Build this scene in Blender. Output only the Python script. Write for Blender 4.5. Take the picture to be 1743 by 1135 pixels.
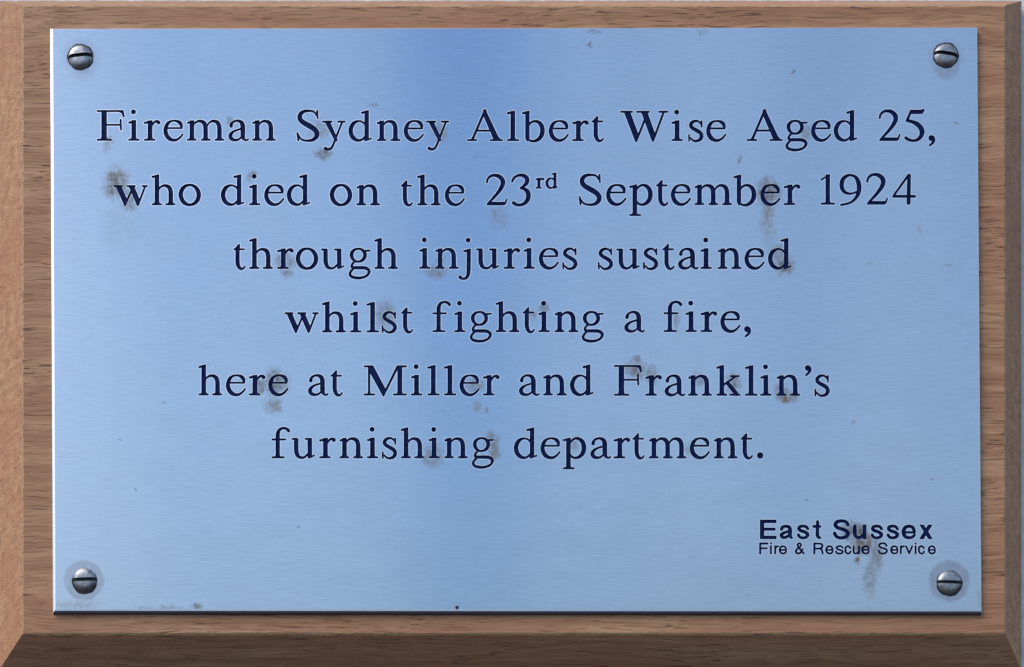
import bpy, math, random
import numpy as np
from mathutils import Vector
from mathutils.geometry import tessellate_polygon

random.seed(7)
R = math.radians
for o in list(bpy.data.objects):
    bpy.data.objects.remove(o, do_unlink=True)
scene = bpy.context.scene
C = scene.collection

# ------------------------------------------------------------------ scale
S = 0.00019                     # metres per unit; one unit = 0.19 mm (the steel plate is 300 mm wide)
PW, PH = 1743.0, 1135.0
D = 0.42                        # camera stands 0.42 m in front of the plate ...
FOOT = 1331.0                   # ... and lower than the plaque, which hangs above eye level

# ------------------------------------------------------------------ camera
cam = bpy.data.cameras.new('camera')
cam_ob = bpy.data.objects.new('camera', cam)
C.objects.link(cam_ob)
ZC = (PH / 2 - FOOT) * S
cam_ob.location = (0, -D, ZC)
cam_ob.rotation_euler = (R(90), 0, 0)
cam.sensor_fit = 'HORIZONTAL'
cam.sensor_width = 36
cam.lens = 36 * D / (PW * S)
cam.shift_y = -ZC / (PW * S)
cam.clip_start = 0.01
cam.clip_end = 200
scene.camera = cam_ob

# ------------------------------------------------------------------ sky and sun
SUN_EL, SUN_AZ = 44.0, -58.0    # azimuth from the viewing side (-Y), negative = to the left
ADDED_HAZE_L, ADDED_HAZE_R = 0.18, 0.14
ADDED_HAZE_COL = (4.3, 5.6, 7.2, 1)
SKY_TINT = (0.80, 0.945, 1.11, 1)
GROUND_COL = (0.26, 0.21, 0.22, 1)
world = bpy.data.worlds.new('World')
scene.world = world
world.use_nodes = True
wn, wl = world.node_tree.nodes, world.node_tree.links
wn.clear()
sky = wn.new('ShaderNodeTexSky')
sky.sky_type = 'NISHITA'
sky.sun_disc = False
sky.sun_elevation = R(SUN_EL)
sky.sun_rotation = R(180 - SUN_AZ)
sky.air_density = 1.0
sky.dust_density = 0.2
sky.ozone_density = 3.0
# tall pale banks added to streak the plate's reflection (thickest towards the sun, to the left), dark street below the horizon
def wmath(op, a, b=0.0):
    n = wn.new('ShaderNodeMath'); n.operation = op
    for k, v in enumerate((a, b)):
        if isinstance(v, bpy.types.NodeSocket):
            wl.new(v, n.inputs[k])
        else:
            n.inputs[k].default_value = v
    return n.outputs[0]
def wrange(v, a, b, c, d):
    n = wn.new('ShaderNodeMapRange'); n.interpolation_type = 'SMOOTHSTEP'
    wl.new(v, n.inputs['Value'])
    for k, x in zip(('From Min', 'From Max', 'To Min', 'To Max'), (a, b, c, d)):
        n.inputs[k].default_value = x
    return n.outputs['Result']
def wmix(f, a, b, mode='MIX'):
    n = wn.new('ShaderNodeMix'); n.data_type = 'RGBA'; n.blend_type = mode
    for k, v in (('Factor', f), ('A', a), ('B', b)):
        if isinstance(v, bpy.types.NodeSocket):
            wl.new(v, n.inputs[k])
        else:
            n.inputs[k].default_value = v
    return n.outputs['Result']
tc = wn.new('ShaderNodeTexCoord')
sp = wn.new('ShaderNodeSeparateXYZ')
wl.new(tc.outputs['Generated'], sp.inputs[0])
mp = wn.new('ShaderNodeMapping')
mp.inputs['Scale'].default_value = (24.0, 0.6, 0.35)
ns = wn.new('ShaderNodeTexNoise')
ns.inputs['Scale'].default_value = 1.0
ns.inputs['Detail'].default_value = 3
wl.new(tc.outputs['Generated'], mp.inputs['Vector'])
wl.new(mp.outputs['Vector'], ns.inputs['Vector'])
X = sp.outputs['X']
added_haze = wmath('ADD', wrange(X, -0.03, -0.36, 0.0, ADDED_HAZE_L), wrange(X, -0.045, -0.105, 0.0, 0.20))
added_haze = wmath('ADD', added_haze, wrange(X, 0.010, 0.035, 0.0, 0.16))
added_haze = wmath('ADD', added_haze, wrange(X, 0.03, 0.25, 0.0, ADDED_HAZE_R))
added_haze = wmath('ADD', added_haze, wrange(ns.outputs['Fac'], 0.30, 0.70, -0.17, 0.17))
added_haze = wmath('MAXIMUM', added_haze, 0.0)
col = wmix(1.0, sky.outputs['Color'], SKY_TINT, 'MULTIPLY')
col = wmix(added_haze, col, ADDED_HAZE_COL)
clear = wmath('MULTIPLY', wrange(X, -0.10, -0.065, 0.0, 1.0), wrange(X, 0.035, 0.0, 0.0, 1.0))     # added dip between the banks for the plate's dark middle band
clear = wmath('ADD', clear, wrange(ns.outputs['Fac'], 0.62, 0.36, -0.15, 0.45))
clear = wmath('MINIMUM', wmath('MAXIMUM', clear, 0.0), 1.0)
col = wmix(clear, col, (0.84, 0.895, 0.95, 1), 'MULTIPLY')
col = wmix(wrange(sp.outputs['Z'], 0.015, -0.04, 0.0, 1.0), col, GROUND_COL)
bg = wn.new('ShaderNodeBackground')
bg.inputs['Strength'].default_value = 0.10
out = wn.new('ShaderNodeOutputWorld')
wl.new(col, bg.inputs['Color'])
wl.new(bg.outputs['Background'], out.inputs['Surface'])

sun = bpy.data.lights.new('sun', 'SUN')
sun.energy = 1.4
sun.angle = R(38)
sun.color = (1.0, 0.93, 0.84)
sun_ob = bpy.data.objects.new('sun', sun)
C.objects.link(sun_ob)
a, e = R(SUN_AZ), R(SUN_EL)
to_sun = Vector((math.sin(a) * math.cos(e), -math.cos(a) * math.cos(e), math.sin(e)))
sun_ob.rotation_euler = to_sun.to_track_quat('Z', 'Y').to_euler()

scene.view_settings.view_transform = 'Standard'
scene.view_settings.look = 'None'
scene.view_settings.exposure = 0.90
scene.view_settings.gamma = 1.0
scene.view_settings.use_curve_mapping = False
scene.render.engine = 'CYCLES'

# ------------------------------------------------------------------ helpers
def at(px, py, depth=0.0):
    """point seen at photo position (px, py), lying `depth` units behind the plate's face"""
    k = 1.0 + depth * S / D
    return ((px - PW / 2) * S * k, depth * S, ZC + (FOOT - py) * S * k)

def obj(name, verts, faces, mats, parent=None, mi=None, smooth=False):
    me = bpy.data.meshes.new(name)
    me.from_pydata(verts, [], faces)
    for m in (mats if isinstance(mats, (list, tuple)) else [mats]):
        me.materials.append(m)
    if mi is not None:
        me.polygons.foreach_set('material_index', mi)
    if smooth:
        me.polygons.foreach_set('use_smooth', [True] * len(me.polygons))
    me.update()
    o = bpy.data.objects.new(name, me)
    C.objects.link(o)
    if parent:
        o.parent = parent
    return o

class NT:
    """small node-tree builder"""
    def __init__(self, name):
        self.m = bpy.data.materials.new(name)
        self.m.use_nodes = True
        self.t = self.m.node_tree
        self.t.nodes.clear()
        self.out = self.t.nodes.new('ShaderNodeOutputMaterial')
        self.b = self.t.nodes.new('ShaderNodeBsdfPrincipled')
        self.l(self.b.outputs[0], self.out.inputs[0])
    def l(self, a, b):
        self.t.links.new(a, b)
    def put(self, sock, v):
        if isinstance(v, bpy.types.NodeSocket):
            self.l(v, sock)
        else:
            sock.default_value = v
    def set(self, **kw):
        for k, v in kw.items():
            self.put(self.b.inputs[k.replace('_', ' ')], v)
    def math(self, op, a, b=0.0, c=0.0):
        n = self.t.nodes.new('ShaderNodeMath'); n.operation = op
        self.put(n.inputs[0], a); self.put(n.inputs[1], b); self.put(n.inputs[2], c)
        return n.outputs[0]
    def vec(self, op, a, b=(0, 0, 0), c=(0, 0, 0)):
        n = self.t.nodes.new('ShaderNodeVectorMath'); n.operation = op
        self.put(n.inputs[0], a)
        if op not in ('LENGTH',):
            self.put(n.inputs[1], b)
        if op == 'MULTIPLY_ADD':
            self.put(n.inputs[2], c)
        return n.outputs['Value'] if op == 'LENGTH' else n.outputs[0]
    def noise(self, v, scale=1.0, detail=2.0, rough=0.5, color=False):
        n = self.t.nodes.new('ShaderNodeTexNoise')
        self.put(n.inputs['Vector'], v)
        n.inputs['Scale'].default_value = scale
        n.inputs['Detail'].default_value = detail
        n.inputs['Roughness'].default_value = rough
        return n.outputs['Color'] if color else n.outputs['Fac']
    def rng(self, v, a, b, c=0.0, d=1.0, smooth=True):
        n = self.t.nodes.new('ShaderNodeMapRange')
        if smooth:
            n.interpolation_type = 'SMOOTHSTEP'
        self.put(n.inputs['Value'], v)
        for k, x in zip(('From Min', 'From Max', 'To Min', 'To Max'), (a, b, c, d)):
            n.inputs[k].default_value = x
        return n.outputs['Result']
    def mix(self, f, a, b):
        n = self.t.nodes.new('ShaderNodeMix'); n.data_type = 'RGBA'
        self.put(n.inputs['Factor'], f)
        self.put(n.inputs['A'], a); self.put(n.inputs['B'], b)
        return n.outputs['Result']
    def units(self):
        """object coordinates in plaque units, x right, z down from the plate's top left"""
        n = self.t.nodes.new('ShaderNodeTexCoord')
        return self.vec('MULTIPLY_ADD', n.outputs['Object'], (1 / S, 1 / S, -1 / S), (PW / 2, 0, PH / 2))
    def bump(self, h, strength, dist):
        n = self.t.nodes.new('ShaderNodeBump')
        n.inputs['Strength'].default_value = strength
        n.inputs['Distance'].default_value = dist
        self.put(n.inputs['Height'], h)
        self.l(n.outputs[0], self.b.inputs['Normal'])

# ------------------------------------------------------------------ materials
def steel(name, as_halo=False):
    t = NT(name)
    P = t.units()
    # dirt: each entry is x, y, half width, half height, strength
    wob = t.noise(P, 0.06, 3, 0.6, color=True)
    jit = t.noise(t.vec('MULTIPLY', P, (1, 1, 0.6)), 0.22, 3, 0.7, color=True)
    Q = t.vec('MULTIPLY_ADD', wob, (24, 24, 24), t.vec('ADD', P, (-18, -18, -18)))
    Q = t.vec('MULTIPLY_ADD', jit, (12, 12, 12), Q)
    def blots(lst):
        acc = None
        for (x, y, rx, ry, s) in lst:
            v = t.vec('MULTIPLY_ADD', Q, (1 / rx, 0, 1 / ry), (-x / rx, 0, -y / ry))
            f = t.rng(t.vec('LENGTH', v), 1.05, 0.25, 0.0, s)
            acc = f if acc is None else t.math('MAXIMUM', acc, f)
        return acc
    grime = blots(GRIME)
    rust = blots(RUST)
    rings = None
    for (x, y, r, s, soft) in RINGS:
        v = t.vec('MULTIPLY_ADD', t.vec('MULTIPLY_ADD', wob, (7, 7, 7), t.vec('ADD', P, (-3.5, -3.5, -3.5))),
                  (1 / r, 0, 1 / r), (-x / r, 0, -y / r))
        f = t.rng(t.vec('LENGTH', v), 1.06 + soft * 0.3, 0.90 - soft * 0.4, 0.0, s)
        rings = f if rings is None else t.math('MAXIMUM', rings, f)
    rings = t.math('MULTIPLY', rings, t.rng(t.noise(P, 0.09, 4, 0.6), 0.3, 0.7, 0.65, 1.1))
    mott = t.rng(t.noise(P, 0.13, 4, 0.62), 0.34, 0.62, 0.35, 1.12)
    grime = t.math('MULTIPLY', grime, mott)
    rust = t.math('MULTIPLY', rust, mott)
    # brushed finish: very fine horizontal lines
    fine = t.noise(t.vec('MULTIPLY', P, (0.030, 0.5, 0.50)), 1.0, 3, 0.75)
    broad = t.noise(t.vec('MULTIPLY', P, (0.006, 0.05, 0.02)), 1.0, 3, 0.6)
    base = t.mix(t.rng(fine, 0.25, 0.75), (0.610, 0.615, 0.625, 1), (0.695, 0.70, 0.705, 1)) if not as_halo else (0.90, 0.90, 0.92, 1)
    speck = t.rng(t.noise(P, 0.10, 1, 0.5), 0.735, 0.80, 0.0, 0.22)
    if not as_halo:
        base = t.mix(speck, base, (0.25, 0.27, 0.30, 1))
    base = t.mix(rings, base, (0.42, 0.39, 0.40, 1))
    base = t.mix(grime, base, (0.155, 0.145, 0.135, 1))
    base = t.mix(rust, base, (0.22, 0.145, 0.075, 1))
    dirt = t.math('MINIMUM', t.math('ADD', t.math('ADD', grime, rust), t.math('MULTIPLY', rings, 0.28)), 1.0)
    t.set(Base_Color=base, Metallic=t.math('SUBTRACT', 0.75 if as_halo else 1.0, t.math('MULTIPLY', dirt, 0.5 if as_halo else 0.75)),
          Roughness=t.math('ADD', 0.5 if as_halo else t.rng(broad, 0.3, 0.7, 0.235, 0.25), t.math('MULTIPLY', dirt, 0.2)),
          Anisotropic=0.0 if as_halo else 0.95)
    cv = t.t.nodes.new('ShaderNodeCombineXYZ')
    cv.inputs[2].default_value = 1.0
    t.l(cv.outputs[0], t.b.inputs['Tangent'])
    t.bump(fine, 0.06, 0.00004)
    return t.m

GRIME = [
    (550, 262, 17, 13, .75), (545, 222, 22, 22, .38), (748, 226, 17, 24, .45), (196, 312, 27, 36, .80), (222, 340, 20, 30, .55),
    (205, 385, 50, 60, .08), (1308, 326, 26, 32, .80), (1306, 372, 16, 44, .35), (1336, 452, 22, 20, .80), (1325, 432, 18, 22, .5),
    (470, 650, 26, 30, .72), (442, 658, 16, 16, .7), (464, 688, 20, 20, .24), (1082, 630, 24, 22, .62), (1086, 612, 9, 9, .6), (1108, 638, 14, 22, .45),
    (1248, 652, 17, 22, .6), (1190, 646, 14, 14, .45), (1330, 668, 16, 22, .6), (1350, 676, 14, 10, .5), (838, 752, 16, 24, .5), (737, 772, 20, 22, .55),
    (736, 786, 26, 14, .35), (655, 536, 24, 34, .42), (1374, 226, 14, 20, .45), (486, 446, 22, 24, .48), (488, 464, 16, 12, .5),
    (742, 462, 24, 16, .5), (748, 448, 12, 16, .4), (808, 656, 18, 14, .5), (812, 692, 9, 14, .4), (827, 698, 6, 7, .5),
    (1004, 77, 6, 5, .7), (1012, 53, 14, 5, .4), (1195, 54, 12, 6, .3), (1352, 124, 6, 3, .7), (1258, 270, 5, 7, .6),
    (850, 372, 20, 24, .18), (842, 364, 10, 12, .4), (428, 300, 12, 12, .5), (926, 522, 11, 11, .55), (905, 536, 12, 12, .4), (1152, 545, 9, 22, .35),
    (392, 204, 10, 8, .45), (186, 238, 14, 7, .45), (182, 252, 8, 14, .3), (637, 178, 10, 5, .4), (978, 756, 12, 16, .35), (1172, 764, 14, 14, .28),
    (280, 686, 5, 3, .6), (204, 748, 5, 3, .6), (506, 898, 3, 3, .7), (1587, 814, 3.5, 3.5, .7), (1376, 850, 3, 4, .6), (1628, 210, 7, 3, .45),
    (1612, 452, 10, 3, .35), (1455, 718, 10, 4, .25), (1566, 390, 5, 10, .2), (1455, 905, 28, 20, .85), (1466, 906, 9, 9, .95), (1468, 930, 22, 20, .85), (1462, 922, 8, 7, .95), (1492, 940, 14, 30, .5),
    (1480, 985, 16, 38, .34), (334, 1032, 14, 8, .4), (120, 1030, 60, 10, .25), (270, 1036, 60, 6, .3), (1668, 1020, 5, 20, .3), (230, 830, 4, 4, .5), (1480, 450, 6, 3, .3),
    (1310, 400, 14, 40, .16),
]
RUST = [
    (1337, 680, 13, 9, .85), (842, 770, 11, 20, .60), (1458, 953, 5, 11, .95), (1476, 918, 13, 17, .75), (1463, 928, 10, 12, .6),
    (470, 692, 13, 17, .35), (1308, 356, 12, 20, .35), (810, 652, 10, 7, .45), (205, 300, 24, 14, .3), (337, 1032, 9, 6, .45), (1490, 960, 18, 30, .22), (1075, 625, 14, 10, .3),
]
RINGS = [(137, 96, 29, .48, 1.0), (141, 113, 22, .42, 1.0), (1610, 97, 28, .45, .8), (1611, 112, 23, .55, .4), (143, 988, 34.5, .60, .0), (1616, 989, 35.5, .66, .05)]

def wood(name, worn=False):
    t = NT(name)
    P = t.units()
    sway = t.noise(t.vec('MULTIPLY', P, (0.004, 0.006, 0.006)), 1.0, 2, 0.5, color=True)
    P = t.vec('MULTIPLY_ADD', sway, (0, 34, 34), P)
    band = t.noise(t.vec('MULTIPLY', P, (0.0011, 0.06, 0.06)), 1.0, 4, 0.62)
    fibre = t.noise(t.vec('MULTIPLY', P, (0.014, 0.36, 0.36)), 1.0, 3, 0.65)
    pore_n = t.noise(t.vec('MULTIPLY', P, (0.016, 0.40, 0.40)), 1.0, 1, 0.4)
    where = t.noise(t.vec('MULTIPLY', P, (0.004, 0.03, 0.03)), 1.0, 2, 0.5)
    pore = t.math('MULTIPLY', t.rng(pore_n, 0.60, 0.70), t.rng(where, 0.36, 0.60, 0.25, 1.0))
    patch = t.noise(t.vec('MULTIPLY', P, (0.004, 0.008, 0.008)), 1.0, 3, 0.5)
    speck = t.noise(t.vec('MULTIPLY', P, (0.25, 0.25, 0.25)), 1.0, 2, 0.6)
    if worn:
        c = t.mix(t.rng(speck, 0.35, 0.68), (0.44, 0.222, 0.105, 1), (0.54, 0.32, 0.185, 1))
    else:
        c = t.mix(t.rng(band, 0.32, 0.68), (0.42, 0.192, 0.090, 1), (0.60, 0.315, 0.155, 1))
        c = t.mix(t.rng(patch, 0.40, 0.62, 0.0, 0.55), c, (0.47, 0.195, 0.094, 1))
        c = t.mix(t.rng(fibre, 0.42, 0.74, 0.0, 0.65), c, (0.24, 0.108, 0.048, 1))
        c = t.mix(t.rng(speck, 0.62, 0.80, 0.0, 0.14), c, (0.55, 0.36, 0.22, 1))
    c = t.mix(t.math('MULTIPLY', pore, 0.68), c, (0.055, 0.026, 0.016, 1))
    t.set(Base_Color=c, Roughness=t.rng(fibre, 0.3, 0.7, 0.55, 0.72), Specular_IOR_Level=0.35)
    t.bump(t.math('SUBTRACT', t.math('MULTIPLY', fibre, 0.5), t.math('MULTIPLY', pore, 1.0)), 0.5, 0.0003)
    return t.m

def paint(name):
    t = NT(name)
    P = t.units()
    n = t.noise(P, 0.12, 3, 0.6)
    t.set(Base_Color=t.mix(t.rng(n, 0.3, 0.7), (0.003, 0.008, 0.052, 1), (0.007, 0.019, 0.090, 1)),
          Roughness=0.6, Specular_IOR_Level=0.06)
    return t.m

def screw_steel(name):
    t = NT(name)
    n = t.noise(t.units(), 0.25, 3, 0.6)
    d = t.rng(t.noise(t.units(), 0.11, 4, 0.7), 0.52, 0.66, 0.0, 0.75)
    c = t.mix(t.rng(n, 0.3, 0.7), (0.30, 0.30, 0.31, 1), (0.44, 0.43, 0.42, 1))
    t.set(Base_Color=t.mix(d, c, (0.13, 0.105, 0.085, 1)), Metallic=t.math('SUBTRACT', 1.0, t.math('MULTIPLY', d, 0.5)),
          Roughness=t.rng(n, 0.3, 0.7, 0.44, 0.60))
    t.bump(n, 0.25, 0.0002)
    return t.m

def plain(name, col, rough, metal=0.0):
    t = NT(name)
    t.set(Base_Color=(*col, 1), Roughness=rough, Metallic=metal)
    return t.m

def render_coat(name):
    t = NT(name)
    P = t.units()
    n = t.noise(P, 0.03, 5, 0.65)
    c = t.mix(t.rng(n, 0.3, 0.7), (0.62, 0.60, 0.57, 1), (0.76, 0.75, 0.72, 1))
    t.set(Base_Color=c, Roughness=0.9)
    t.bump(n, 0.6, 0.002)
    return t.m

M_STEEL = steel('brushed_steel')
M_HALO = steel('bright_letter_halo', as_halo=True)  # lighter steel painting a bright halo round the letters
M_WOOD = wood('oak')
M_WORN = wood('worn_oak_edge', worn=True)
M_PAINT = paint('engraving_paint')
M_SCREW = screw_steel('screw_steel')
M_GAP = plain('dirt_and_shade', (0.010, 0.011, 0.014), 0.7)  # dirt, and the shade painted under the lower screw heads
M_EDGE = plain('cut_steel_edge', (0.80, 0.81, 0.82), 0.5, 1.0)
M_EDGE_SHADE = plain('painted_shade_edge', (0.10, 0.10, 0.13), 0.6, 0.6)  # lower chamfer painted dark for the shade and dark reflection there
M_WALL = render_coat('pale_render')

# ------------------------------------------------------------------ setting: the wall behind
T_PLATE = 8.5                   # plate thickness
T_BEVEL = 74.0                  # depth of the board's bevel
T_BACK = T_PLATE + T_BEVEL + 14
yw = T_BACK * S
wall = obj('wall', [(-0.9, yw, -0.9), (0.9, yw, -0.9), (0.9, yw, 0.9), (-0.9, yw, 0.9)], [(0, 1, 2, 3)], M_WALL)
wall['kind'] = 'structure'

# ------------------------------------------------------------------ the plaque
root = bpy.data.objects.new('memorial_plaque', None)
root.empty_display_size = 0.02
C.objects.link(root)
root['label'] = 'wooden memorial plaque with sloping edges and a screwed-on engraved steel plate'
root['category'] = 'plaque'

# backing board: front face, worn arris, four mitred bevels, square sides
def ring_pts(l, t, r, b, depth, n=None, jit=0.0):
    """points round a rectangle given in photo positions, with n points a side"""
    pts = []
    for (x0, y0, x1, y1, k) in ((l, t, r, t, n[0]), (r, t, r, b, n[1]), (r, b, l, b, n[0]), (l, b, l, t, n[1])):
        for i in range(k):
            f = i / k
            j = 0 if i == 0 else 1
            jx = random.uniform(-jit, jit) * j if x0 == x1 else 0
            jy = random.uniform(-jit, jit) * j if y0 == y1 else 0
            pts.append(at(x0 + (x1 - x0) * f + jx, y0 + (y1 - y0) * f + jy, depth))
    return pts
N = (260, 170)
rings = [
    ring_pts(40.0, 11.0, 1709.5, 1077.0, T_PLATE, N, 0.7),
    ring_pts(37.0, 8.6, 1712.0, 1081.0, T_PLATE + 2.2, N, 0.5),
    ring_pts(-0.6, 1.6, 1738.5, 1139.0, T_PLATE + T_BEVEL, N, 0.35),
]
last = rings[-1]
rings.append([(x, T_BACK * S, z) for (x, y, z) in last])
V, F, MI = [], [], []
for rg in rings:
    V += rg
n = len(rings[0])
for k in range(3):
    for i in range(n):
        j = (i + 1) % n
        F.append((k * n + i, (k + 1) * n + i, (k + 1) * n + j, k * n + j))
        MI.append(1 if k == 0 else 0)
F.append(tuple(range(n)))
MI.append(0)
board = obj('backing_board', V, F, [M_WOOD, M_WORN], root, MI)
board['label'] = 'brown wooden backing board with sloping edges'

# ------------------------------------------------------------------ lettering (hand-drawn outlines)
# A glyph is a list of strokes in units of 1/4.842 plaque unit, y up from the baseline:
#   ('s', [(x, y, radius) ...]) smooth stroke   ('l', [...]) straight strokes   ('p', [(x, y) ...], r) filled shape
def sf(x0, x1, y=8.0, r=8.0):
    return ('l', [(x0 + r, y, r), (x1 - r, y, r)])
def stem(c, w, y0, y1):
    h = w / 2 - 3
    return ('p', [(c - h, y0 + 3), (c + h, y0 + 3), (c + h, y1 - 3), (c - h, y1 - 3)], 3)
def br(c, w, y=10, d=1):
    """brackets joining a stem to its serif"""
    return ('p', [(c - w / 2 - 16, y), (c + w / 2 + 16, y), (c + w / 2 + 3, y + 9 * d), (c + w / 2 - 1, y + 24 * d),
                  (c - w / 2 + 1, y + 24 * d), (c - w / 2 - 3, y + 9 * d)], 0.5)
def flag(x, c, w, y):
    return ('p', [(x + 5, y - 24), (x + 3, y - 17), (c + w / 2 - 4, y - 2), (c + w / 2 - 4, y - 22), (c - w / 2, y - 22), (x + 8, y - 26)], 4)
DOT = lambda x, y, r=20: ('l', [(x, y, r), (x + 0.1, y, r)])

ARCH1 = ('s', [(50, 122, 7), (66, 145, 8), (92, 161, 10), (118, 160, 13), (140, 148, 17), (152, 124, 18), (155, 95, 18.5), (155, 60, 18.5), (155, 16, 18.5)])
G = {}
G['F'] = [stem(62, 45, 2, 250), sf(0, 128), br(62, 45), sf(0, 222, 245, 8), ('p', [(150, 247), (222, 249), (231, 194), (219, 194), (206, 228), (180, 239)], 1.5),
          ('l', [(70, 131, 7.5), (198, 131, 7.5)]), ('l', [(198, 172, 8), (199, 131, 8), (202, 92, 8)])]
G['i'] = [stem(47, 38, 2, 170), sf(0, 95), br(47, 38), flag(2, 47, 38, 170), DOT(44, 238)]
G['r'] = [stem(52, 38, 2, 168), sf(0, 97), br(52, 38), flag(1, 52, 38, 168), ('s', [(68, 128, 8), (82, 148, 9), (100, 160, 10), (116, 157, 13), (122, 150, 16)])]
G['e'] = [('l', [(26, 104, 7.5), (152, 104, 7.5)]),
          ('s', [(150, 106, 9), (148, 128, 14), (134, 150, 15), (108, 163, 10), (84, 165, 8), (56, 158, 10), (34, 138, 14), (21, 108, 16), (18, 78, 17), (28, 44, 18),
                 (50, 18, 17), (80, 5, 13), (106, 7, 11), (130, 20, 9), (148, 38, 8), (160, 54, 7)])]
G['m'] = [stem(42, 37, 2, 168), sf(0, 82), br(42, 37), flag(2, 42, 37, 168), ARCH1, sf(116, 198), br(155, 37),
          ('s', [(166, 122, 7), (182, 145, 8), (206, 161, 10), (232, 160, 13), (254, 148, 17), (266, 124, 18), (269, 95, 18.5), (269, 60, 18.5), (269, 16, 18.5)]),
          sf(228, 311), br(269, 37)]
G['n'] = [stem(42, 37, 2, 168), sf(0, 82), br(42, 37), flag(2, 42, 37, 168), ARCH1, sf(113, 197), br(155, 37)]
G['a'] = [('s', [(24, 122, 15), (26, 134, 13), (36, 151, 10), (58, 163, 9), (84, 164, 11), (108, 152, 16), (119, 128, 19), (121, 96, 19), (121, 44, 19), (126, 20, 14), (142, 5, 9), (156, 5, 8), (166, 14, 6)]),
          ('s', [(112, 100, 8), (84, 92, 8), (56, 82, 9), (32, 66, 12), (18, 44, 16), (24, 20, 16), (46, 7, 13), (72, 6, 10), (94, 16, 8), (114, 36, 7)])]
G['S'] = [('s', [(165, 212, 7), (154, 232, 8), (134, 245, 9), (104, 249, 10), (66, 245, 13), (38, 226, 17), (28, 198, 19), (38, 170, 20), (68, 146, 21), (112, 122, 22),
                 (148, 98, 21), (170, 66, 20), (164, 34, 18), (140, 12, 14), (106, 3, 11), (68, 5, 9), (38, 18, 8), (18, 48, 7)]),
          ('l', [(172, 249, 8), (176, 187, 7)]), ('l', [(9, 66, 8), (17, 6, 8)])]
G['y'] = [sf(0, 88, 160), sf(125, 195, 160), ('p', [(22, 160), (64, 160), (116, 44), (128, 0), (108, -2)], 1.5), ('s', [(166, 156, 8), (140, 92, 8), (112, 22, 9), (92, -30, 9), (76, -58, 10), (56, -68, 11), (36, -66, 12), (28, -60, 14)])]
G['d'] = [stem(151, 36, 6, 250), flag(104, 151, 36, 254), ('l', [(146, 8, 9), (164, 12, 7), (188, 22, 7)]), ('l', [(140, 18, 9), (136, 4, 6)]),
          ('s', [(142, 132, 9), (118, 155, 8), (92, 164, 8), (66, 160, 11), (38, 140, 16), (21, 104, 18), (20, 70, 18), (34, 34, 18), (60, 12, 15), (88, 5, 11), (112, 12, 9), (138, 36, 8)])]
G['A'] = [('p', [(134, 252), (150, 262), (162, 252), (158, 236)], 3), ('l', [(146, 244, 10), (46, 10, 10)]), ('p', [(136, 246), (158, 250), (274, 4), (226, 4), (134, 220)], 2),
          ('l', [(86, 86, 8), (212, 86, 8)]), sf(0, 88), sf(188, 299), br(48, 14), br(252, 36)]
G['l'] = [stem(50, 38, 2, 248), sf(0, 103), br(50, 38), flag(0, 50, 38, 250)]
G['b'] = [('p', [(30, 245), (60, 245), (60, 20), (48, 0), (42, 0), (30, 24)], 2.5), flag(0, 46, 36, 250),
          ('s', [(52, 126, 8), (74, 152, 9), (104, 164, 10), (136, 156, 14), (160, 130, 18), (169, 92, 19), (164, 54, 18.5), (146, 24, 16), (118, 4, 13), (88, -1, 10), (60, 8, 9), (46, 22, 10)])]
G['t'] = [('s', [(36, 150, 17), (36, 90, 17), (37, 48, 17), (46, 18, 15), (62, 2, 12), (80, 3, 9), (92, 13, 7), (97, 22, 6)]), ('p', [(5, 158), (47, 204), (53, 203), (53, 160)], 3),
          ('l', [(10, 162, 7.5), (90, 162, 7.5)])]
G['W'] = [sf(0, 105, 241), sf(131, 244, 241), sf(314, 398, 241), ('p', [(32, 242), (80, 242), (150, 48), (136, -6), (126, -6)], 2.5),
          ('p', [(174, 242), (221, 242), (288, 52), (274, -4), (264, -4)], 2.5), ('l', [(136, 8, 9), (204, 180, 9)]), ('l', [(274, 10, 9), (358, 238, 9)])]
G['s'] = [('s', [(106, 138, 7), (94, 155, 8), (72, 166, 9), (46, 162, 12), (26, 146, 14), (22, 124, 15), (40, 104, 15), (72, 86, 16), (100, 66, 16), (110, 40, 16), (98, 14, 14), (72, 1, 11), (44, 3, 9), (18, 26, 7)]),
          ('l', [(110, 164, 7), (111, 118, 7)]), ('l', [(7, 50, 7), (8, 2, 7)])]
G['g'] = [('s', [(84, 166, 9), (52, 158, 11), (30, 132, 15), (30, 98, 15), (52, 68, 11), (82, 60, 9), (114, 70, 12), (136, 98, 15), (136, 130, 15), (114, 158, 11), (84, 166, 9)]),
          ('s', [(110, 157, 9), (132, 150, 8), (156, 150, 8), (180, 152, 7)]),
          ('s', [(60, 66, 9), (40, 48, 9), (30, 30, 10), (34, 14, 12), (58, 10, 13), (100, 10, 14), (140, 8, 14), (166, -6, 13), (172, -28, 12), (152, -56, 10), (112, -72, 11), (68, -74, 12), (30, -64, 12), (14, -44, 11), (22, -20, 10), (42, 0, 9)])]
G['2'] = [('s', [(12, 190, 9), (18, 216, 9), (38, 238, 11), (68, 248, 12), (104, 242, 16), (134, 218, 19), (144, 186, 19), (132, 148, 17), (102, 104, 14), (62, 58, 11), (20, 14, 8)]),
          ('p', [(8, 3), (154, 3), (168, 14), (164, 26), (40, 26)], 3), ('l', [(164, 18, 8), (176, 52, 6.5)])]
G['5'] = [('p', [(56, 254), (140, 254), (168, 262), (173, 258), (158, 228), (152, 225), (56, 225)], 3), ('l', [(60, 240, 10), (30, 170, 11)]),
          ('s', [(30, 168, 12), (72, 158, 14), (114, 138, 19), (144, 106, 21), (154, 70, 20), (140, 32, 16), (110, 8, 12), (74, 3, 11), (40, 12, 13), (20, 26, 13)])]
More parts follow.
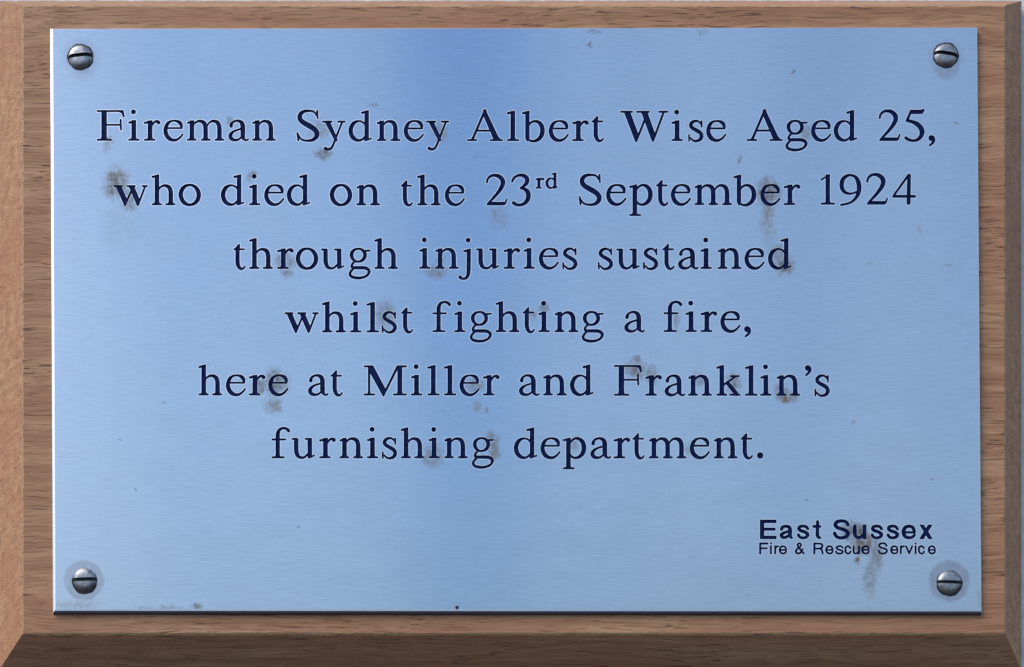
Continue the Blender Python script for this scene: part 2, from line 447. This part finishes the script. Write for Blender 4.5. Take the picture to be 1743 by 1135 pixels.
G[','] = [('s', [(27, 24, 24), (36, 20, 22), (46, 2, 13), (36, -18, 10), (14, -36, 8)])]
G["'"] = [('s', [(27, 229, 23), (36, 224, 21), (44, 206, 13), (34, 188, 10), (14, 170, 8)])]
G['.'] = [DOT(27, 24, 26)]
G['w'] = [sf(0, 76, 158), sf(106, 182, 158), sf(230, 283, 158), ('p', [(18, 160), (60, 160), (114, 38), (100, -4), (90, -4)], 2),
          ('p', [(124, 160), (166, 160), (218, 36), (205, -4), (196, -4)], 2), ('l', [(98, 8, 8), (148, 126, 8)]), ('l', [(204, 8, 8), (260, 156, 8)])]
G['h'] = [stem(44, 37, 2, 250), flag(0, 44, 37, 254), sf(0, 86), br(44, 37), ('s', [(53, 122, 7), (69, 145, 8), (95, 161, 10), (121, 160, 13), (143, 148, 17), (155, 124, 18), (158, 95, 18.5), (158, 60, 18.5), (158, 16, 18.5)]),
          sf(112, 197), br(158, 37)]
G['o'] = [('s', [(96, 167, 10), (60, 160, 13), (32, 134, 17), (19, 98, 18), (22, 62, 18), (42, 26, 17), (74, 6, 13), (98, 4, 11), (130, 14, 14), (156, 42, 17), (167, 78, 18), (162, 114, 18), (142, 146, 15), (118, 162, 12), (96, 167, 10)])]
G['3'] = [('s', [(12, 197, 9), (26, 225, 10), (54, 244, 11), (86, 249, 13), (118, 238, 17), (136, 212, 18), (128, 180, 16), (102, 156, 11), (80, 142, 8)]),
          ('s', [(80, 141, 8), (110, 136, 13), (138, 112, 19), (146, 78, 20), (136, 42, 18), (110, 14, 14), (76, 3, 12), (46, 6, 13), (24, 20, 15)])]
G['p'] = [stem(46, 37, -80, 166), flag(0, 46, 37, 170), sf(0, 98, -82), br(46, 37, -80), ('s', [(58, 126, 8), (80, 152, 9), (108, 165, 10), (138, 158, 14), (164, 132, 18), (174, 94, 19), (170, 56, 18.5), (152, 26, 16), (124, 7, 12), (98, 4, 10), (76, 12, 9), (60, 30, 8)])]
G['1'] = [stem(61, 36, 2, 248), sf(4, 120), br(61, 36), ('p', [(6, 202), (4, 209), (74, 250), (74, 224), (44, 226), (10, 199)], 3)]
G['9'] = [('s', [(20, -2, 9), (66, 6, 9), (108, 24, 10), (142, 56, 13), (163, 98, 17), (168, 146, 19), (158, 196, 18), (134, 230, 13), (98, 243, 10), (66, 236, 13), (36, 210, 17), (24, 172, 18), (28, 134, 17), (48, 104, 14), (80, 91, 10), (112, 92, 8), (148, 106, 8)])]
G['4'] = [('l', [(141, 240, 15), (137, 14, 16)]), ('l', [(132, 238, 9), (16, 76, 9)]), ('l', [(14, 68, 11), (188, 68, 11)])]
G['u'] = [sf(0, 54, 160), sf(108, 168, 160), ('s', [(38, 150, 18), (38, 100, 18), (40, 52, 18), (54, 18, 15), (82, 5, 11), (108, 11, 9), (140, 40, 8)]), ('p', [(134, 162), (166, 162), (166, 10), (136, 4)], 2.5),
          ('l', [(146, 6, 8), (164, 11, 7), (187, 24, 7)])]
G['j'] = [('s', [(92, 148, 17), (92, 60, 17), (91, 0, 16.5), (88, -42, 15), (74, -72, 12), (50, -82, 10), (30, -77, 12), (20, -68, 14)]), flag(46, 92, 34, 166), DOT(87, 236)]
G['f'] = [stem(52, 34, 2, 200), sf(0, 110), br(52, 34), ('l', [(8, 155, 8), (114, 155, 8)]), ('s', [(52, 180, 17), (54, 208, 16), (68, 236, 12), (94, 248, 10), (118, 246, 11), (136, 234, 13), (142, 226, 13)])]
G['M'] = [('l', [(45, 12, 9), (45, 236, 9)]), sf(0, 96), br(45, 16), sf(0, 78, 240), sf(270, 357, 240), sf(242, 358), br(298, 38), stem(298, 39, 2, 240),
          ('p', [(34, 244), (78, 244), (182, 48), (168, -6), (160, -6), (44, 206)], 2), ('l', [(166, 8, 9), (280, 238, 10)])]
G['k'] = [stem(45, 37, 2, 248), flag(0, 45, 37, 252), sf(0, 90), br(45, 37), ('l', [(58, 88, 8), (160, 160, 8)]), sf(110, 193, 161), ('l', [(94, 104, 16), (166, 14, 18)]), sf(108, 201)]

WORDS = [   # baseline, then letter + left edge in plaque units
    (0, 239.4, 'F164.4 i218.1 r244.7 e278 m318 a388.4 n429.1'),
    (0, 239.9, 'S504.4 y548.2 d593 n641.1 e687.1 y724.7'),
    (0, 240.0, 'A794.5 l862.6 b888.4 e933.9 r973.7 t1006.6'),
    (0, 239.9, 'W1055.7 i1142.8 s1171.4 e1201.9'),
    (0, 239.8, 'A1270.7 g1336.4 e1380.4 d1419 21495 51537.8 ,1579.7'),
    (1, 349.2, 'w193.4 h258.1 o303.9 d375.8 i423.7 e449.5 d488.1'),
    (1, 349.4, 'o561.3 n606.5 t681.7 h710 e757 2826.4 3869.4'),
    (1, 348.9, 'S984.8 e1031.7 p1071.1 t1116.3 e1141.7 m1182 b1248.5 e1294 r1333.9'),
    (1, 348.1, '11396.4 91427.7 21473.8 41518.2'),
    (2, 457.6, 't396.9 h424 r471.5 o503.5 u546.3 g592.7 h637.1'),
    (2, 457.4, 'i713.2 n740.4 j778.9 u810.2 r857 i890.9 e917 s957'),
    (2, 457.6, 's1017.6 u1048.9 s1094.4 t1127 a1153.9 i1192.1 n1221.6 e1267 d1307.1'),
    (3, 565.6, 'w484 h548.1 i595.6 l623.9 s649.7 t682.1'),
    (3, 565.2, 'f735.8 i773 g799 h843.5 t889.2 i916.2 n943.9 g989.6'),
    (3, 565.0, 'a1062.4 f1129.5 i1166.5 r1192.4 e1226 ,1266'),
    (4, 672.8, 'h337.7 e384.3 r423.3 e456.5 a524 t562.2'),
    (4, 673.0, 'M619 i699.3 l727.2 l755.5 e782 r822'),
    (4, 672.9, 'a883 n924.3 d970'),
    (4, 673.4, "F1044.9 r1098.2 a1131 n1171.1 k1219.3 l1268 i1293.9 n1321.5 '1369.2 s1386.4"),
    (5, 779.9, 'f462 u496.3 r543.2 n577.7 i624.3 s650 h682.1 i729.2 n755.9 g802.5'),
    (5, 780.0, 'd874.5 e919.8 p958 a1004.6 r1044.3 t1076.1 m1104.4 e1174 n1214.9 t1260.2 .1288.4'),
]
SUPER = [(1, 320.4, 'r911.8 d928.9')]        # small raised letters after the date

# plain sans lettering at the lower right, in units of 1/4.98 from (1270, 860), y down
def box(x0, y0, x1, y1, r=2.0):
    return ('p', [(x0 + r, y0 + r), (x1 - r, y0 + r), (x1 - r, y1 - r), (x0 + r, y1 - r)], r)
def mv(st, dx):
    return [(k[0], [(p[0] + dx, *p[1:]) for p in k[1]], *k[2:]) for k in st]
bs = [('s', [(523, 200, 12), (510, 182, 12), (484, 176, 12), (457, 181, 13), (447, 198, 14), (464, 215, 14), (500, 227, 14), (522, 247, 15), (512, 267, 13), (485, 276, 12), (456, 269, 12), (443, 250, 12)])]
BOLD = [box(118, 122, 153, 286), box(120, 122, 256, 150), box(120, 190, 249, 214), box(120, 258, 257, 286),
        ('s', [(300, 203, 14), (310, 184, 13), (338, 177, 12), (366, 187, 15), (373, 215, 16), (373, 255, 15), (380, 272, 11), (388, 276, 9)]),
        ('s', [(366, 220, 10), (326, 231, 12), (299, 250, 15), (312, 272, 13), (345, 267, 12), (368, 245, 11)]),
        ('l', [(606, 139, 13), (604, 250, 15)]), ('s', [(604, 250, 15), (612, 270, 13), (628, 275, 10)]), ('l', [(572, 179, 11), (626, 179, 11)]),
        ('s', [(863, 166, 14), (848, 142, 14), (812, 132, 14), (772, 140, 15), (756, 165, 16), (774, 188, 15), (815, 202, 15), (852, 220, 16), (863, 246, 16), (846, 267, 15), (808, 276, 14), (770, 267, 14), (750, 238, 15)]),
        ('s', [(921, 177, 15), (921, 240, 15), (931, 264, 14), (955, 273, 13), (980, 262, 12), (1000, 235, 12)]), box(988, 163, 1019, 286)] \
    + bs + mv(bs, 625) + mv(bs, 760) \
    + [('l', [(1337, 229, 9.5), (1426, 229, 9.5)]), ('s', [(1427, 226, 13), (1415, 190, 14), (1380, 177, 13), (1346, 191, 15), (1334, 228, 16), (1347, 262, 15), (1380, 275, 13), (1411, 268, 12), (1428, 250, 11)]),
       ('p', [(1472, 166), (1504, 166), (1580, 284), (1546, 284)], 2), ('p', [(1544, 166), (1577, 166), (1503, 284), (1470, 284)], 2)]
te = [('l', [(287, 378, 5.5), (340, 378, 5.5)]), ('s', [(339, 375, 6.5), (332, 355, 6.5), (312, 346, 6.5), (293, 355, 7), (285, 378, 7), (293, 400, 7), (313, 409, 6.5), (331, 403, 6.5), (340, 391, 6)])]
tr = [box(240, 341, 253, 413, 1.5), ('s', [(247, 366, 6.5), (256, 351, 7), (273, 347, 6)])]
ti = [box(203, 341, 216.5, 413, 1.5), box(203, 317, 216.5, 330, 1.5)]
tcc = [('s', [(884, 364, 6.5), (875, 351, 6.5), (861, 346, 6.5), (846, 355, 7), (841, 378, 7), (847, 399, 7), (862, 409, 6.5), (877, 405, 6.5), (886, 391, 6.5)])]
THIN = [box(112, 317, 127, 414, 1.5), box(114, 317, 187, 331, 1.5), box(114, 358, 180, 371, 1.5)] + ti + tr + te + \
    [('s', [(489, 408, 7), (458, 372, 7), (440, 348, 7), (436, 332, 7), (452, 322, 6.5), (466, 334, 7), (456, 352, 6.5), (432, 371, 7), (421, 392, 7.5), (437, 408, 7), (462, 400, 7), (480, 370, 6.5)]),
     box(571, 317, 586, 414, 1.5), ('l', [(580, 324, 6.5), (622, 324, 6.5)]), ('s', [(622, 324, 6.5), (642, 331, 7), (647, 346, 7), (638, 361, 7), (616, 367, 6.5)]), ('l', [(616, 367, 6.5), (580, 367, 6.5)]),
     ('s', [(626, 367, 6.5), (641, 376, 7), (645, 396, 7), (650, 409, 6.5)])] + mv(te, 394) + \
    [('s', [(819, 360, 6.5), (807, 348, 6.5), (788, 346, 6.5), (770, 352, 7), (769, 366, 7), (790, 377, 7), (813, 384, 7), (820, 396, 7), (808, 407, 6.5), (788, 410, 6.5), (769, 404, 6.5), (762, 391, 6.5)])] + tcc + \
    [('s', [(911, 347, 6.5), (911, 390, 7), (917, 404, 7), (930, 409, 6.5), (945, 402, 6.5), (954, 388, 6)]), box(950, 341, 963, 413, 1.5)] + mv(te, 700) + \
    [('s', [(1191, 345, 7), (1180, 327, 7), (1158, 321, 6.5), (1136, 326, 7), (1128, 342, 7.5), (1140, 356, 7), (1162, 363, 7), (1186, 372, 7), (1193, 388, 7.5), (1182, 403, 7), (1158, 409, 6.5), (1134, 403, 7), (1124, 384, 7)])] + \
    mv(te, 944) + mv(tr, 1065) + [('l', [(1356, 347, 6.5), (1382, 407, 6.5), (1408, 347, 6.5)])] + mv(ti, 1227) + mv(tcc, 623) + mv(te, 1262)

def catmull(p, k=6):
    p = [np.array(q, float) for q in p]
    closed = np.allclose(p[0], p[-1])
    outp = []
    for i in range(len(p) - 1):
        p1, p2 = p[i], p[i + 1]
        p0 = p[i - 1] if i > 0 else (p[-2] if closed else p1)
        p3 = p[i + 2] if i + 2 < len(p) else (p[1] if closed else p2)
        for j in range(k):
            t = j / k
            outp.append(0.5 * ((2 * p1) + (-p0 + p2) * t + (2 * p0 - 5 * p1 + 4 * p2 - p3) * t * t + (-p0 + 3 * p1 - 3 * p2 + p3) * t ** 3))
    outp.append(p[-1])
    return outp

Q = 3.0                                     # samples per plaque unit
class Field:
    """signed distance to the lettering over one strip of the plate"""
    def __init__(self, x0, y0, x1, y1):
        self.x0, self.y0 = x0, y0
        self.w, self.h = int((x1 - x0) * Q) + 1, int((y1 - y0) * Q) + 1
        self.f = np.full((self.h, self.w), 9.0, np.float32)
    def win(self, pts, pad):
        xs = [p[0] for p in pts]; ys = [p[1] for p in pts]
        i0 = max(int((min(xs) - pad - self.x0) * Q), 0); i1 = min(int((max(xs) + pad - self.x0) * Q) + 2, self.w)
        j0 = max(int((min(ys) - pad - self.y0) * Q), 0); j1 = min(int((max(ys) + pad - self.y0) * Q) + 2, self.h)
        X, Y = np.meshgrid(self.x0 + np.arange(i0, i1) / Q, self.y0 + np.arange(j0, j1) / Q)
        return (slice(j0, j1), slice(i0, i1)), X, Y
    def cap(self, a, b):
        w, X, Y = self.win([a, b], max(a[2], b[2]) + 3)
        if X.size == 0:
            return
        dx, dy = b[0] - a[0], b[1] - a[1]
        t = np.clip(((X - a[0]) * dx + (Y - a[1]) * dy) / max(dx * dx + dy * dy, 1e-9), 0, 1)
        d = np.hypot(X - a[0] - t * dx, Y - a[1] - t * dy) - (a[2] + t * (b[2] - a[2]))
        self.f[w] = np.minimum(self.f[w], d)
    def poly(self, pts, r):
        w, X, Y = self.win(pts, r + 3)
        if X.size == 0:
            return
        d = np.full(X.shape, 1e9); ins = np.zeros(X.shape, bool)
        for i in range(len(pts)):
            (ax, ay), (bx, by) = pts[i], pts[(i + 1) % len(pts)]
            dx, dy = bx - ax, by - ay
            t = np.clip(((X - ax) * dx + (Y - ay) * dy) / max(dx * dx + dy * dy, 1e-9), 0, 1)
            d = np.minimum(d, np.hypot(X - ax - t * dx, Y - ay - t * dy))
            if ay != by:
                ins ^= ((ay > Y) != (by > Y)) & (X < (bx - ax) * (Y - ay) / (by - ay) + ax)
        self.f[w] = np.minimum(self.f[w], np.where(ins, -d, d) - r)
    def draw(self, strokes, ox, oy, sc, flip, grow=0.0):
        sy = -sc if flip else sc
        for k in strokes:
            if k[0] == 'p':
                self.poly([(ox + x * sc, oy + y * sy) for (x, y) in k[1]], k[2] * sc + grow)
            else:
                pts = [(ox + x * sc, oy + y * sy, max(r, 2) * sc + grow) for (x, y, r) in (catmull(k[1]) if k[0] == 's' else k[1])]
                for a, b in zip(pts, pts[1:]):
                    self.cap(a, b)
    def contours(self, level, tol=0.07):
        f = self.f - level
        ins = f < 0
        c = (ins[:-1, :-1] * 1 + ins[:-1, 1:] * 2 + ins[1:, 1:] * 4 + ins[1:, :-1] * 8)
        js, is_ = np.nonzero((c > 0) & (c < 15))
        nxt = {}
        T = {1: [(3, 0)], 2: [(0, 1)], 3: [(3, 1)], 4: [(1, 2)], 6: [(0, 2)], 7: [(3, 2)], 8: [(2, 3)], 9: [(2, 0)], 11: [(2, 1)],
             12: [(1, 3)], 13: [(1, 0)], 14: [(0, 3)], 5: [(3, 0), (1, 2)], 10: [(0, 1), (2, 3)]}
        def edge(i, j, e):
            return ((i, j, 0), (i + 1, j, 1), (i, j + 1, 0), (i, j, 1))[e]
        for j, i in zip(js.tolist(), is_.tolist()):
            for (a, b) in T[int(c[j, i])]:
                nxt[edge(i, j, a)] = edge(i, j, b)
        def pos(k):
            i, j, v = k
            a = f[j, i]; b = f[j + 1, i] if v else f[j, i + 1]
            t = min(max(float(a / (a - b)), 0.02), 0.98)
            return (self.x0 + (i + (0 if v else t)) / Q, self.y0 + (j + (t if v else 0)) / Q)
        loops = []
        while nxt:
            k0 = next(iter(nxt)); k = k0; lp = []
            while k in nxt:
                lp.append(pos(k)); k = nxt.pop(k)
            if len(lp) > 5:
                loops.append(simplify(lp, tol))
        return [l for l in loops if len(l) > 3]

def simplify(lp, tol):
    P = np.array(lp)
    h = int(np.argmax(np.hypot(*(P - P[0]).T)))
    keep = {0, h}
    stack = [(0, h), (h, len(P))]
    PP = np.vstack([P, P[:1]])
    while stack:
        a, b = stack.pop()
        if b - a < 2:
            continue
        d = PP[b] - PP[a]; L = math.hypot(*d) or 1e-9
        q = PP[a + 1:b] - PP[a]
        dist = np.abs(q[:, 0] * d[1] - q[:, 1] * d[0]) / L
        m = int(np.argmax(dist))
        if dist[m] > tol:
            keep.add(a + 1 + m); stack += [(a, a + 1 + m), (a + 1 + m, b)]
    return [tuple(P[i]) for i in sorted(keep)]

def fill(loops):
    """triangles between nested loops; returns points and index triples facing the camera"""
    # sort the loops into outlines, each with the holes that lie directly inside it
    def inside(p, l):
        r = False
        for (ax, ay), (bx, by) in zip(l, l[1:] + l[:1]):
            if (ay > p[1]) != (by > p[1]) and p[0] < (bx - ax) * (p[1] - ay) / (by - ay) + ax:
                r = not r
        return r
    box_ = [(min(p[0] for p in l), min(p[1] for p in l), max(p[0] for p in l), max(p[1] for p in l)) for l in loops]
    par = []
    for i, l in enumerate(loops):
        par.append([k for k, m in enumerate(loops) if k != i and box_[k][0] <= box_[i][0] and box_[k][1] <= box_[i][1]
                    and box_[k][2] >= box_[i][2] and box_[k][3] >= box_[i][3] and inside(l[0], m)])
    off, pts = [], []
    for l in loops:
        off.append(len(pts)); pts += l
    tri = []
    for i, l in enumerate(loops):
        if len(par[i]) % 2 == 0:
            mem = [i] + [k for k in range(len(loops)) if len(par[k]) == len(par[i]) + 1 and i in par[k]]
            idx = [off[k] + q for k in mem for q in range(len(loops[k]))]
            for t in tessellate_polygon([[Vector((p[0], p[1], 0)) for p in loops[k]] for k in mem]):
                tri.append([idx[q] for q in t])
    outp = []
    for t in tri:
        a, b, c = (pts[i] for i in t)
        ar = (b[0] - a[0]) * (c[1] - a[1]) - (b[1] - a[1]) * (c[0] - a[0])
        if abs(ar) < 1e-9:
            continue
        outp.append(tuple(t) if ar < 0 else (t[0], t[2], t[1]))
    return pts, outp

X0, X1, Y0, Y1 = 96.0, 1660.0, 51.0, 1036.0        # flat part of the plate's face
STRIPS = [(170, 268), (280, 380), (390, 488), (498, 596), (606, 700), (712, 812), (868, 962)]
LINES = [[] for _ in range(8)]
DEPTH = 1.8
U = 1 / 4.842
pv, pf, pm = [], [], []                            # plate mesh
def add(pts, tris, depth, m):
    o = len(pv)
    pv.extend(at(x, y, 0)[0:1] + (depth * S,) + at(x, y, 0)[2:3] for (x, y) in pts)
    pf.extend(tuple(o + i for i in t) for t in tris); pm.extend([m] * len(tris))
letter_mesh = []
prev = Y0
HALO_W = 0.85
for si, (ya, yb) in enumerate(STRIPS):
    add([(X0, prev), (X1, prev), (X1, ya), (X0, ya)], [(0, 3, 2, 1)], 0, 0)
    prev = yb
    groups = []
    if si < 6:
        f = Field(X0 + 2, ya + 1, X1 - 2, yb - 1)
        for (ln, base, txt) in WORDS:
            if ln == si:
                for w in txt.split():
                    f.draw(G[w[0]], float(w[1:]), base, U, True, 0.28)
        for (ln, base, txt) in SUPER:
            if ln == si:
                for w in txt.split():
                    f.draw(G[w[0]], float(w[1:]), base, U * 0.505, True, 0.75)
        groups = [f]
    else:
        for st, y0, y1 in ((BOLD, ya + 1, 921.0), (THIN, 920.0, yb - 1)):
            f = Field(1280, y0, 1610, y1)
            f.draw(st, 1270, 860, 1 / 4.98, False, 0.30 if st is BOLD else 0.52)
            groups.append(f)
    outer = []
    for f in groups:
        cut, halo_edge = f.contours(0.0), f.contours(HALO_W)
        outer += halo_edge
        letter_mesh.append(cut)
        pts, tris = fill(halo_edge + cut)
        add(pts, tris, 0, 1)
    pts, tris = fill([[(X0, ya), (X1, ya), (X1, yb), (X0, yb)]] + outer)
    add(pts, tris, 0, 0)
add([(X0, prev), (X1, prev), (X1, Y1), (X0, Y1)], [(0, 3, 2, 1)], 0, 0)
# edges of the plate: wide ground chamfer at left and bottom, narrow ones elsewhere, then square sides
INNER = ((90.0, 49.6), (1662.0, 47.1), (1669.0, 1037.6), (94.5, 1036.6))
FLAT = ((X0, Y0), (X1, Y0), (X1, Y1), (X0, Y1))
for i in range(4):
    j = (i + 1) % 4
    add([INNER[i], INNER[j], FLAT[j], FLAT[i]], [(0, 3, 2, 1)], 0, 0)
o = len(pv)
inner = [(at(x, y, 0)[0], 0.0, at(x, y, 0)[2]) for (x, y) in INNER]
TL, TR_, BR_, BL = (83.5, 48), (1664.5, 45.5), (1671.8, 1046.0), (88.5, 1044.5)
def quad(d, g=0.0):
    return [(at(x + gx * g, y + gy * g)[0], d * S, at(x + gx * g, y + gy * g)[2]) for (x, y), gx, gy in ((TL, -1, -1), (TR_, 1, -1), (BR_, 1, 1), (BL, -1, 1))]
def lerp(f, d):
    return [(p[0] + (q[0] - p[0]) * f, d * S, p[2] + (q[2] - p[2]) * f) for p, q in zip(inner, quad(0))]
pv += inner + lerp(0.34, 0.32) + lerp(0.72, 1.3) + quad(4.8) + quad(T_PLATE - 0.2)
for k in range(4):
    for i in range(4):
        j = (i + 1) % 4
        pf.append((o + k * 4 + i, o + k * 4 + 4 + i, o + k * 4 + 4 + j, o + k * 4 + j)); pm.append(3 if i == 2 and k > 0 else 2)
plate = obj('engraved_plate', pv, pf, [M_STEEL, M_HALO, M_EDGE, M_EDGE_SHADE], root, pm)
plate['label'] = 'brushed steel plate with dark engraved lettering and small dirt stains'

LABELS = ['first line of serif lettering, ending in 25', 'second line of serif lettering, ending in 1924', 'third line of serif lettering', 'fourth line of serif lettering',
          'fifth line of serif lettering', 'bottom line of the serif lettering', 'bold sans serif words at the lower right', 'small thin sans serif words at the lower right']
for lab, loops in zip(LABELS, letter_mesh):
    pts, tris = fill(loops)
    V = [(at(x, y)[0], DEPTH * S, at(x, y)[2]) for (x, y) in pts]
    F = list(tris)
    o = 0
    nb = len(V)
    V += [(x, 0.0, z) for (x, y, z) in V]
    for l in loops:
        k = len(l)
        for i in range(k):
            j = (i + 1) % k
            F.append((o + i, o + j, nb + o + j, nb + o + i))
        o += k
    t = obj('engraved_line', V, F, M_PAINT, plate)
    t['label'] = lab

# ------------------------------------------------------------------ screws: domed slotted heads
def make_screw(cx, cy, ang, rad, high, slot_w, label, low=0.0):
    cap = lambda x, y: high * max(0.0, 1 - (math.hypot(x, y) / rad) ** 4.6)     # flattened dome, steep at the rim
    V, F = [], []
    xm = math.sqrt(rad * rad - (slot_w / 2) ** 2)
    nx, ny = 28, 12
    for sgn in (1, -1):
        o = len(V)
        for i in range(nx + 1):
            x = -xm * math.cos(math.pi * i / nx)
            ytop = math.sqrt(max(rad * rad - x * x, 0))
            for j in range(ny + 1):
                y = slot_w / 2 + (ytop - slot_w / 2) * j / ny
                V.append((x, -cap(x, y) - 0.12, sgn * y))
        for i in range(nx):
            for j in range(ny):
                q = (o + i * (ny + 1) + j, o + (i + 1) * (ny + 1) + j, o + (i + 1) * (ny + 1) + j + 1, o + i * (ny + 1) + j + 1)
                F.append(q if sgn > 0 else q[::-1])
    loc = Vector(at(cx, cy))
    def place(vs):
        ca, sa = math.cos(ang), math.sin(ang)
        return [((x * ca - z * sa) * S, y * S, (x * sa + z * ca) * S) for (x, y, z) in vs]
    sc = obj('screw', place(V), F, M_SCREW, root, smooth=True)
    sc.location = loc
    sc['label'] = label
    # the slot: dark walls and floor
    V, F = [], []
    h = slot_w / 2
    for i in range(nx + 1):
        x = -xm * math.cos(math.pi * i / nx)
        top = -cap(x, h) - 0.05
        fl = max(-high + 4.6, -0.5 - 0 * x) if False else min(-0.06, top + 4.0)
        V += [(x, top, h), (x, fl, h - 0.02), (x, fl, -h + 0.02), (x, top, -h)]
    for i in range(nx):
        for k in range(3):
            F.append((i * 4 + k, i * 4 + k + 1, (i + 1) * 4 + k + 1, (i + 1) * 4 + k))
    sl = obj('slot', place(V), F, M_GAP, sc)
    # dirty gap round the rim; shifted low, it paints shade under lower heads
    V, F = [], []
    n = 72
    for i in range(n):
        a = 2 * math.pi * i / n
        j = 1 + 0.02 * math.sin(5 * a + cx) + 0.012 * math.sin(11 * a)
        V += [(math.cos(a) * (rad - 0.6), -0.10, math.sin(a) * (rad - 0.6)), (math.cos(a) * (rad + 2.1) * j, -0.06, math.sin(a) * (rad + 2.1) * j - low)]
    for i in range(n):
        j = (i + 1) % n
        F.append((2 * i, 2 * j, 2 * j + 1, 2 * i + 1))
    obj('countersink', place(V), F, M_GAP, sc)
    return sc
make_screw(137.0, 97.0, R(6), 20.5, 7.0, 6.3, 'slotted screw in the upper left corner, faint halo of grime')
make_screw(1610.0, 94.0, R(-9), 20.0, 7.0, 6.3, 'slotted screw in the upper right corner, its slot tilted')
make_screw(144.0, 986.5, R(2), 19.6, 5.5, 6.2, 'slotted screw in the lower left corner inside a grey ring stain', 3.4)
make_screw(1616.0, 991.0, R(-2), 20.2, 5.5, 5.4, 'slotted screw in the lower right corner inside a grey ring stain', 1.8)

# small drilled mark near the plate's lower edge
V = [(0, 0, 0)] + [(math.cos(a) * 3 * S, 0, math.sin(a) * 3.2 * S) for a in (2 * math.pi * i / 16 for i in range(16))]
mk = obj('punch_mark', V, [(0, 1 + i, 1 + (i + 1) % 16) for i in range(16)], M_GAP, plate)
p = at(778, 1034)
mk.location = (p[0], -0.00001, p[2])
